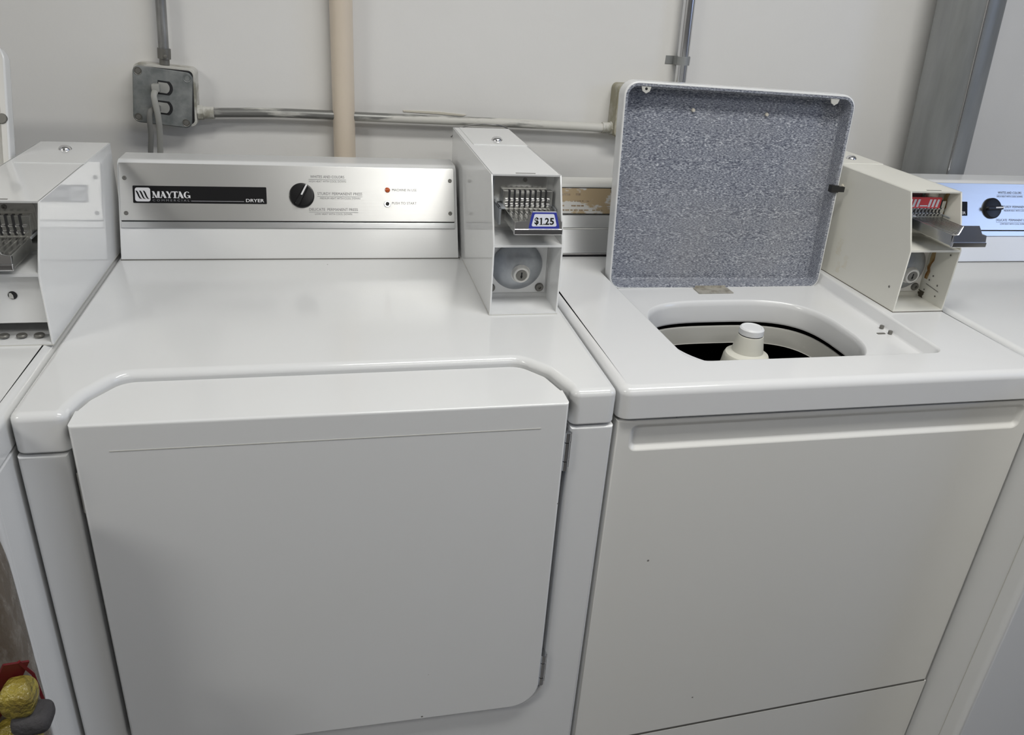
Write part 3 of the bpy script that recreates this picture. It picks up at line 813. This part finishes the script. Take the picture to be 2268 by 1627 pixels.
# washer console (worn tan label)
def washer_console(p, x0, x1, yb):
    F = console_frame(yb)
    y_t = yb+.0535; z_t = 1.0345
    prof = [(yb, ZT), (y_t-.002, z_t-.004), (y_t+.003, z_t+.0005), (y_t+.05, z_t+.002), (y_t+.075, z_t-.004), (y_t+.08, ZT)]
    mt = Matrix(((0, 0, 1, 0), (1, 0, 0, 0), (0, 1, 0, 0), (0, 0, 0, 1)))
    bm = B(); slab(bm, prof, x0, x1, mt, r=.001, r0=.001, seg=1)
    part('console_housing', bm, M['cream'], p)
    bm = B(); bar_into(bm, x0+.003, .0765, x1-.003, .1262, .0004, F)
    part('label_border', bm, M['dark'], p, smooth=0)
    bm = B(); slab(bm, [(x0+.003, .0785), (.8585, .0785), (.8505, .1245), (x0+.003, .1245)], .0005, .0012, F)
    lb = part('instruction_label', bm, M['tan'], p, label='worn tan instruction label', smooth=0)
    bm = B(); slab(bm, [(.8593, .0785), (x1-.003, .0785), (x1-.003, .1245), (.8513, .1245)], .0005, .0012, F)
    part('label_panel', bm, M['alu'], p, smooth=0)
    bm = B(); rnd = random.Random(5)
    for v, xe, h in ((.1130, .802, .0042), (.1010, .812, .0026), (.0925, .800, .0028), (.0845, .835, .0026)):
        x = .700
        while x < xe:
            w = rnd.uniform(.003, .009)
            if rnd.random() < .8: bar_into(bm, x, v-h/2, min(x+w, xe), v+h/2, .0013, F)
            x += w+rnd.uniform(.0006, .002)
    part('worn_print', bm, M['browntext'], p, smooth=0)
    bm = B(); slab(bm, rrect(x0+.003, .0525, x1-.003, .0755, .001, 2), .0001, .0014, F, r=.0006, seg=1)
    part('trim_strip', bm, M['alu2'], p)
    bm = B(); slab(bm, rrect(x0+.003, .0055, x1-.003, .0495, .001, 2), .0001, .0012, F, r=.0006, seg=1)
    part('lower_trim', bm, M['alu2'], p)
    bm = B(); box(bm, x0+.002, yb-.0015, ZT, x1-.002, yb+.004, ZT+.0035)  # thin dark line where the console meets the top
    part('console_base_line', bm, M['dark'], p)
washer_console(wa, .6960, 1.2300, .522)
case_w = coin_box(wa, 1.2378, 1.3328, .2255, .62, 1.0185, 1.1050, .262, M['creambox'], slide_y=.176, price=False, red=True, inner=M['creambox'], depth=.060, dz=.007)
# rust runs and paint drips inside the aged coin box
def blot(name, parent, pts_list, m, mt):
    bm = B()
    for pts in pts_list: poly_into(bm, pts, 0, mt)
    return part(name, bm, m, parent, smooth=0)
SIDE = lambda x: frame((x, 0, 0), (0, 1, 0), (0, 0, 1))            # u=y v=z w=+x
rs = random.Random(3)
def ragged(cx, z0, z1, w):
    L, R = [], []
    n = 9
    for k in range(n+1):
        z = z0+(z1-z0)*k/n
        L.append((cx-w*rs.uniform(.3, 1), z)); R.append((cx+w*rs.uniform(.3, 1), z))
    return L+R[::-1]
INX = frame((1.3328-.0029, 0, 0), (0, -1, 0), (0, 0, 1))         # inner face of the right side wall, looking left
blot('rust_run', case_w, [[(-a, b) for a, b in ragged(.2795, .952, 1.014, .0065)]], M['rust'], INX)
blot('rust_run', case_w, [[(-a, b) for a, b in ragged(.2890, 1.060, 1.100, .0060)]], M['rust'], INX)
blot('grime_patch', case_w, [[(-a, b) for a, b in ragged(.2810, .918, .930, .0080)]], M['grime_shade'], INX)
for yy, zz in ((.2420, 1.006), (.2650, .962), (.2710, .953), (.2500, .950), (.2480, .932), (.2760, .934)):
    bm = B(); poly_into(bm, circ(-yy, zz, .0016, 12), .0002, INX); part('rivet_hole', bm, M['bolt'], case_w, smooth=0)
bm = B(); poly_into(bm, [(-.2760, .9452), (-.2760, .9442), (-.2440, .9405), (-.2440, .9415)], .0002, INX); part('seam_line', bm, M['bolt'], case_w, smooth=0)
OUTX = frame((1.2377, 0, 0), (0, -1, 0), (0, 0, 1))
bm = B(); lathe(bm, [(.0050, 0), (.0045, .002), (.003, .003), (0, .0032)], OUTX @ tr((-.436, 1.0700, 0)), 16)
part('side_cap', bm, M['strip'], case_w, label='small cream plastic cap')
bm = B(); lathe(bm, [(.0022, 0), (.0018, .0006), (0, .0007)], OUTX @ tr((-.2500, .9500, 0)), 12)
part('side_rivet', bm, M['bolt'], case_w)
for cy_, z0, z1, w_ in ((.402, .955, .985, .010), (.375, .938, .962, .008), (.392, .925, .945, .007)):
    blot('yellow_stain', case_w, [[(-a, b) for a, b in ragged(cy_, z0, z1, w_)]], M['stain'], OUTX @ tr((0, 0, .0002)))

wl = washer(-.6560, -.060, 'partly visible white laundry machine at the left edge, left of the closed dryer', M['white'], M['white'])
washer_console(wl, -.650, -.112, .455) if False else None
coin_box(wl, -.1065, -.0020, .1830, .600, 1.0065, 1.0840, .232, M['white2'], slide_y=.165, lock='plate', price=False, depth=.062, sxo=.010, dz=.006)
lid(wl, [(-.5450, .395, .8990), (-.1110, .405, .8990), (-.1110, .545, 1.2350), (-.5450, .535, 1.2350)], .028, back=(0, .95, -.3), rim=.003, liner=M['inner'], bv=.70, bm_=M['bolt'], btxt='small grey bumper', ltxt='plain pale lid underside')

dr_r = dryer(1.3475, -.078, .474, 'white dryer at the right edge below the big galvanized duct', radians(2), False, has_door=False)
# left side skin seam of that dryer
bm = B(); box(bm, 1.3472, -.0490, .03, 1.3481, -.0480, .86)
part('side_seam', bm, M['tubring'], dr_r)

# ------------------------------------------------------------------ wall fittings
YW = .790
def rounded_box_cover(cx, cz, w, h, y, rot, d0, d1, r, bm):
    F = FRONT(y) @ tr((cx, cz, 0)) @ Matrix.Rotation(rot, 4, 'Z')
    slab(bm, rrect(-w/2, -h/2, w/2, h/2, r, 5), d0, d1, F, r=.0015, seg=2)
    return F
jb = emptyobj('junction_box', (.062, YW, 1.139), 'square grey metal outlet box with two plug openings, on the wall above the dryer', 'electrical box')
bm = B(); rounded_box_cover(.0640, 1.1395, .102, .100, YW-.0005, radians(-3.5), 0, .036, .010, bm)
part('box_body', bm, M['boxpaint'], jb)
bm = B(); rounded_box_cover(.0640, 1.1395, .094, .092, YW-.0365, radians(-3.5), 0, .0015, .008, bm)
part('box_cavity', bm, M['dark'], jb)
bm = B()
FC = FRONT(.7465) @ tr((.0605, 1.1375, 0)) @ Matrix.Rotation(radians(-6.5), 4, 'Z') @ Matrix.Rotation(radians(4), 4, 'Y')
cov = ccw(rrect(-.0485, -.0480, .0485, .0480, .011, 6)); holes = []
lo = ring(bm, cov, 0, FC); hi = ring(bm, cov, .0014, FC); hi2 = ring(bm, inset(cov, .0016), .0030, FC); bridge(bm, lo, hi); bridge(bm, hi, hi2); cap(bm, lo, True)
def dshape(cx, cy, r): return ccw([(cx-r*.72, cy-r*.82)]+[(cx+r*cos(t), cy+r*sin(t)) for t in [radians(a) for a in range(-55, 56, 10)]]+[(cx-r*.72, cy+r*.82)])
dloops = []
for cz in (.0165, -.0175):
    dl_ = ring(bm, dshape(.002, cz, .0145), .0030, FC); dloops.append(dl_)
fill_holes(bm, [hi2]+dloops)
part('cover_plate', bm, M['boxmetal'], jb, label='dull zinc cover plate')
bm = B()
for cz in (.0165, -.0175): poly_into(bm, dshape(.002, cz, .0147), .0026, FC)
part('outlet_gap', bm, M['dark'], jb, smooth=0)
for cz in (.0165, -.0175):
    bm = B(); slab(bm, dshape(.0005, cz, .0108), .0024, .0042, FC, r=.0008, seg=2); part('outlet_face', bm, M['cord'], jb)
for sx, sz in ((-.0400, .0390), (.0395, .0380), (.0385, -.0390), (-.0400, -.0390)):
    bm = B(); lathe(bm, [(.0068, .0028), (.0062, .0040), (.0050, .0034), (.0042, .0046), (0, .0050)], FC @ tr((sx, sz, 0)), 20)
    part('cover_screw', bm, M['boxmetal'] if sx > 0 and sz > 0 else M['bolt'], jb)

bm = B(); tube(bm, [(.078, .7680, 2.52), (.0762, .7680, 1.60), (.0720, .7670, 1.30), (.0672, .7660, 1.206)], .0088, 18)
ec = emptyobj('electrical_conduit', (.072, YW, 1.19), 'thin dark grey conduit rising from the top of the square outlet box', 'conduit')
part('pipe', bm, M['emtgrey'], ec)
bm = B(); tube(bm, [(.0682, .7660, 1.2170), (.0670, .766, 1.2000)], .0112, 18); tube(bm, [(.0670, .766, 1.2000), (.0662, .766, 1.1900)], .0085, 18)
lathe(bm, [(.003, 0), (.003, .004), (0, .005)], FRONT(.7560) @ tr((.0715, 1.2050, 0)), 12)
part('coupling', bm, M['bolt'], ec)

hc = emptyobj('electrical_conduit', (.5, YW, 1.10), 'long horizontal paint-streaked conduit along the wall between the two boxes', 'conduit')
pts = smooth_path([(.1300, .765, 1.1105), (.2416, .765, 1.1140), (.351, .765, 1.1135), (.4062, .765, 1.1122), (.5792, .765, 1.1108), (.7612, .765, 1.1085), (.9000, .765, 1.1060)], 6)
bm = B(); tube(bm, pts, .0086, 18); part('pipe', bm, M['emtpaint'], hc)
for a, b_, c_ in ((.1140, .1230, .1420), (.9120, .9040, .8880)):
    z = 1.1105 if a < .5 else 1.1062
    bm = B(); tube(bm, [(a, .765, z), (b_, .765, z)], .0130, 8); tube(bm, [(b_, .765, z), (c_, .765, z)], .0110, 18)
    part('connector', bm, M['boxpaint'], hc)

b2 = emptyobj('junction_box', (.957, YW, 1.140), 'olive-stained box on the wall half hidden behind the open lid', 'electrical box')
bm = B(); rounded_box_cover(.9585, 1.1415, .102, .102, YW-.0005, 0, 0, .038, .010, bm); part('box_body', bm, M['boxolive'], b2)
bm = B(); rounded_box_cover(.9585, 1.1415, .100, .100, YW-.0385, 0, 0, .004, .011, bm); part('cover_plate', bm, M['boxolive'], b2)

cc = emptyobj('electrical_conduit', (1.045, YW, .93), 'shiny steel conduit running up the wall behind the open lid', 'conduit')
bm = B(); tube(bm, [(1.020, .770, 2.52), (1.0395, .770, 1.36), (1.0450, .770, 1.206), (1.0530, .770, .93)], .0118, 22)
part('pipe', bm, M['emt'], cc)
bm = B(); tube(bm, [(1.0440, .770, 1.2490), (1.0447, .770, 1.2330)], .0135, 20, closed_ends=True)
box(bm, 1.0150, .7885, 1.2320, 1.0330, .7899, 1.2480, r=.0005); box(bm, 1.0560, .7885, 1.2310, 1.0680, .7899, 1.2470, r=.0005)
box(bm, 1.0300, .770, 1.2330, 1.0335, .7895, 1.2480)
st = part('strap', bm, M['galv'], cc)

# power cords hanging from the outlet box
def cordpath(pts, r, name, label, m, flat=(1, .55)):
    o = emptyobj(name, tuple(pts[-1]), label, 'cord')
    bm = B(); tube(bm, smooth_path(pts, 7), r, 14, flat=flat); part('cable', bm, m, o)
    return o
c1 = cordpath([(.0520, .7300, 1.1500), (.0500, .7240, 1.1430), (.0510, .7220, 1.1300), (.0525, .7250, 1.1050), (.0500, .7330, 1.0750), (.0445, .7420, 1.0300), (.0420, .7450, .960), (.0420, .7450, .90)], .0052, 'power_cord', 'light grey flat cord plugged into the upper outlet, dropping behind the dryer', M['cord'])
bm = B(); box(bm, .0455, .7292, 1.1475, .0595, .7428, 1.1615, r=.003); part('plug', bm, M['cord'], c1)
c2 = cordpath([(.0460, .7330, 1.1190), (.0400, .7290, 1.1150), (.0370, .7290, 1.1020), (.0345, .7350, 1.0720), (.0280, .7420, 1.0300), (.026, .745, .960), (.026, .745, .90)], .0046, 'power_cord', 'darker cord dropping from the lower outlet behind the dryer, left of the flat one', M['corddark'])
bm = B(); box(bm, .0435, .7320, 1.1135, .0560, .7428, 1.1255, r=.003); part('plug', bm, M['corddark'], c2)

bm = B(); lathe(bm, [(.0205, .70), (.0205, 2.52)], tr((.3740, .7655, 0)), 40)
o = part('drain_pipe', bm, M['pvc'], None, label='beige plastic pipe running straight up the wall behind the closed dryer', cat='pipe')

du = emptyobj('vent_duct', (1.66, .70, .90), 'wide galvanized round duct rising behind the dryer at right', 'duct')
bm = B(); tube(bm, [(1.5385, .7130, 2.52), (1.6240, .7130, 1.390), (1.6500, .7130, 1.028), (1.6600, .7130, .880)], .0625, 56)
part('pipe', bm, M['galv'], du)
bm = B(); 
def on_duct(t, ang, rr=.0628):
    a = Vector((1.5385, .7130, 2.52)); b_ = Vector((1.6600, .7130, .880)); c = a.lerp(b_, t)
    return (c.x+rr*cos(ang), c.y-rr*sin(ang), c.z)
tube(bm, [on_duct(0, 1.75), on_duct(.5, 1.75), on_duct(1, 1.75)], .0026, 8)
part('seam', bm, M['emt'], du)
bm = B(); tube(bm, [(1.6575, .7130, 1.035), (1.6595, .7130, 1.005)], .0640, 56); tube(bm, [(1.6590, .713, 1.000), (1.6700, .735, .93), (1.70, .74, .88)], .0615, 40)
part('collar', bm, M['galv'], du)

# peeled strip of paint/tape above the conduit
bm = B(); 
slab(bm, [(.4870, 1.1235), (.5600, 1.1228), (.6120, 1.1190), (.6060, 1.1160), (.5400, 1.1185), (.4880, 1.1200)], -.0006, .0016, FRONT(YW), r=.0005, seg=1)
part('paint_strip', bm, M['strip'], None, label='short beige strip stuck on the wall just above the horizontal conduit', cat='strip')
# wire loop behind the coin box
bm = B(); tube(bm, smooth_path([(.575, .735, 1.085), (.5956, .715, 1.1080), (.6250, .705, 1.1150), (.6473, .70, 1.1160), (.6680, .705, 1.1130), (.6850, .715, 1.1020), (.692, .735, 1.07)], 6), .0013, 8)
tube(bm, smooth_path([(.692, .735, 1.07), (.694, .745, 1.0), (.690, .745, .93)], 4), .0013, 8)
part('wire_loop', bm, M['emtgrey'], None, label='thin grey wire looping up behind the coin box of the closed dryer', cat='wire')

# ------------------------------------------------------------------ bag in front of the left machine
from mathutils import noise
def blob(bm, x0, x1, y0, y1, z0, z1, seed, amp, nu=40, nv=36, pw=4.):
    cx, cy = (x0+x1)/2, (y0+y1)/2; a, b_ = (x1-x0)/2, (y1-y0)/2; loops = []
    for j in range(nv+1):
        t = j/nv; z = z0+(z1-z0)*t
        s = (1-abs(2*t-1)**pw)**(1/pw)*.97+.03
        lp = []
        for i in range(nu):
            q = 2*pi*i/nu; c, si = cos(q), sin(q); e = 2/4.
            px, py = a*s*math.copysign(abs(c)**e, c), b_*s*math.copysign(abs(si)**e, si)
            d = noise.noise(Vector((px*14+seed, py*14, z*9)))*amp + abs(noise.noise(Vector((px*40, py*40+seed, z*14))))*amp*.5
            k = 1-max(0, d)/max(a, .03)*1.2
            lp.append(bm.verts.new((cx+px*k, cy+py*k, z)))
        loops.append(lp)
    for l1, l2 in zip(loops, loops[1:]): bridge(bm, l1, l2)
    cap(bm, loops[0], True); cap(bm, loops[-1])
bg = emptyobj('plastic_bag', (-.12, -.125, 0), 'brown crinkled plastic bag with a dark red band at the lower left corner', 'bag')
bm = B(); blob(bm, -.30, .0090, -.140, -.0665, .0, .875, 1., .006, 60, 60, 14.)
part('bag_body', bm, M['bag'], bg, smooth=60, wn=False)
def ribbon(bm, pts, w, t=.003):
    pts = [Vector(q) for q in pts]
    for a, b_ in zip(pts, pts[1:]):
        d = (b_-a).normalized(); n = Vector((.55, -.83, 0)); s = d.cross(n).normalized()*w/2
        lo = [a-s, b_-s, b_+s, a+s]
        v0 = [bm.verts.new(q) for q in lo]; v1 = [bm.verts.new(q+n*t) for q in lo]
        bridge(bm, v0, v1); cap(bm, v0, True); cap(bm, v1)
bm = B(); ribbon(bm, [(-.070, -.1425, .575), (-.015, -.1425, .650), (.0140, -.1410, .706)], .024)
part('red_band', bm, M['bagred'], bg)
bm = B(); ribbon(bm, [(.0160, -.1400, .706), (.0220, -.132, .680), (.0240, -.128, .628)], .003)
part('red_edge', bm, M['bagred'], bg)
bm = B(); blob(bm, -.002, .0310, -.172, -.138, .650, .694, 5., .008, 30, 20, 2.4)
part('yellow_wrapper', bm, M['yellow'], bg, smooth=60, wn=False, label='crumpled yellow wrapper')
bm = B(); blob(bm, -.020, .024, -.170, -.138, .550, .636, 8., .006, 30, 20, 3.)
part('lower_wrapper', bm, M['yellow'], bg, smooth=60, wn=False)
bm = B(); blob(bm, .004, .0420, -.174, -.140, .630, .656, 3., .006, 30, 16, 3.)
part('charcoal_cloth', bm, M['greycloth'], bg, smooth=60, wn=False, label='charcoal cloth bundle')

# ------------------------------------------------------------------ room
def plane_struct(name, vs, m):
    bm = B(); bm.faces.new([bm.verts.new(v) for v in vs])
    return part(name, bm, m, None, kind='structure', smooth=0)
def wallbox(name, a, b_, m):
    bm = B(); box(bm, *a, *b_); return part(name, bm, m, None, kind='structure', smooth=0)
XL, XR, YB, ZC = -2.2, 3.6, -2.2, 2.5
wallbox('wall_back', (XL-.1, YW, 0), (XR+.1, YW+.1, ZC), M['wall'])
wallbox('wall_left', (XL-.1, YB, 0), (XL, YW, ZC), M['wall2'])
wallbox('wall_front', (XL-.1, YB-.1, 0), (XR+.1, YB, ZC), M['wallfront'])
wallbox('floor', (XL-.1, YB-.1, -.1), (XR+.1, YW+.1, 0), M['floor'])
wallbox('ceiling', (XL-.1, YB-.1, ZC), (XR+.1, YW+.1, ZC+.1), M['ceil'])
# right wall with a window opening
bm = B(); wy0, wy1, wz0, wz1 = -1.95, -.85, 1.35, 2.38
box(bm, XR, YB, 0, XR+.1, wy0, ZC); box(bm, XR, wy1, 0, XR+.1, YW, ZC); box(bm, XR, wy0, 0, XR+.1, wy1, wz0); box(bm, XR, wy0, wz1, XR+.1, wy1, ZC)
part('wall_right', bm, M['wall2'], None, kind='structure', smooth=0)
bm = B(); box(bm, XR+.02, wy0, wz0, XR+.08, wy0+.05, wz1); box(bm, XR+.02, wy1-.05, wz0, XR+.08, wy1, wz1); box(bm, XR+.02, wy0, wz0, XR+.08, wy1, wz0+.05); box(bm, XR+.02, wy0, wz1-.05, XR+.08, wy1, wz1); box(bm, XR+.03, (wy0+wy1)/2-.02, wz0, XR+.07, (wy0+wy1)/2+.02, wz1)
part('window_1', bm, M['ceil'], None, kind='structure', smooth=0)

# ------------------------------------------------------------------ light
def area_light(name, loc, rot, sx, sy, power, col):
    l = bpy.data.lights.new(name, 'AREA'); l.shape = 'RECTANGLE'; l.size = sx; l.size_y = sy; l.energy = power; l.color = col
    o = bpy.data.objects.new(name, l); COL.objects.link(o); o.location = loc; o.rotation_euler = rot; return o
area_light('ceiling_tube_and_fill', (1.0, -.45, 2.44), (0, 0, 0), 1.2, .28, 21, (1.0, .99, .95))
area_light('ceiling_tube_and_fill', (1.12, -1.70, 2.44), (0, 0, 0), 1.25, .30, 12, (1.0, .985, .94))
area_light('ceiling_tube_and_fill', (-1.65, -1.30, 2.44), (0, 0, 0), .9, .28, 25, (1.0, .985, .93))  # fill lamp, added to brighten the left side of the coin box
area_light('window_daylight', (XR+.09, (wy0+wy1)/2, (wz0+wz1)/2), (0, radians(90), 0), .95, 1.0, 10.5, (.43, .59, 1.0))
w = bpy.data.worlds.new('World'); scn.world = w; w.use_nodes = True
w.node_tree.nodes['Background'].inputs[0].default_value = (.75, .85, 1, 1); w.node_tree.nodes['Background'].inputs[1].default_value = .6

# ------------------------------------------------------------------ camera
C = Vector((.343237, -.82223135, 1.36048226)); yaw, pitch, roll = .24247624, .4508186, .0716236; FPX = 1758.02528
cy, sy, cp, sp = cos(yaw), sin(yaw), cos(pitch), sin(pitch)
f = Vector((sy*cp, cy*cp, -sp)); r = Vector((cy, -sy, 0)); u = r.cross(f)
R_ = r*cos(roll)+u*sin(roll); U_ = u*cos(roll)-r*sin(roll)
cam = bpy.data.cameras.new('Camera'); co = bpy.data.objects.new('Camera', cam); COL.objects.link(co)
co.matrix_world = Matrix(((R_.x, U_.x, -f.x, C.x), (R_.y, U_.y, -f.y, C.y), (R_.z, U_.z, -f.z, C.z), (0, 0, 0, 1)))
cam.sensor_fit = 'HORIZONTAL'; cam.sensor_width = 36; cam.lens = FPX*36/2268; cam.clip_start = .02
scn.camera = co

scn.view_settings.view_transform = 'Standard'; scn.view_settings.look = 'None'; scn.view_settings.gamma = 1
scn.view_settings.use_curve_mapping = False; scn.view_settings.exposure = 0.
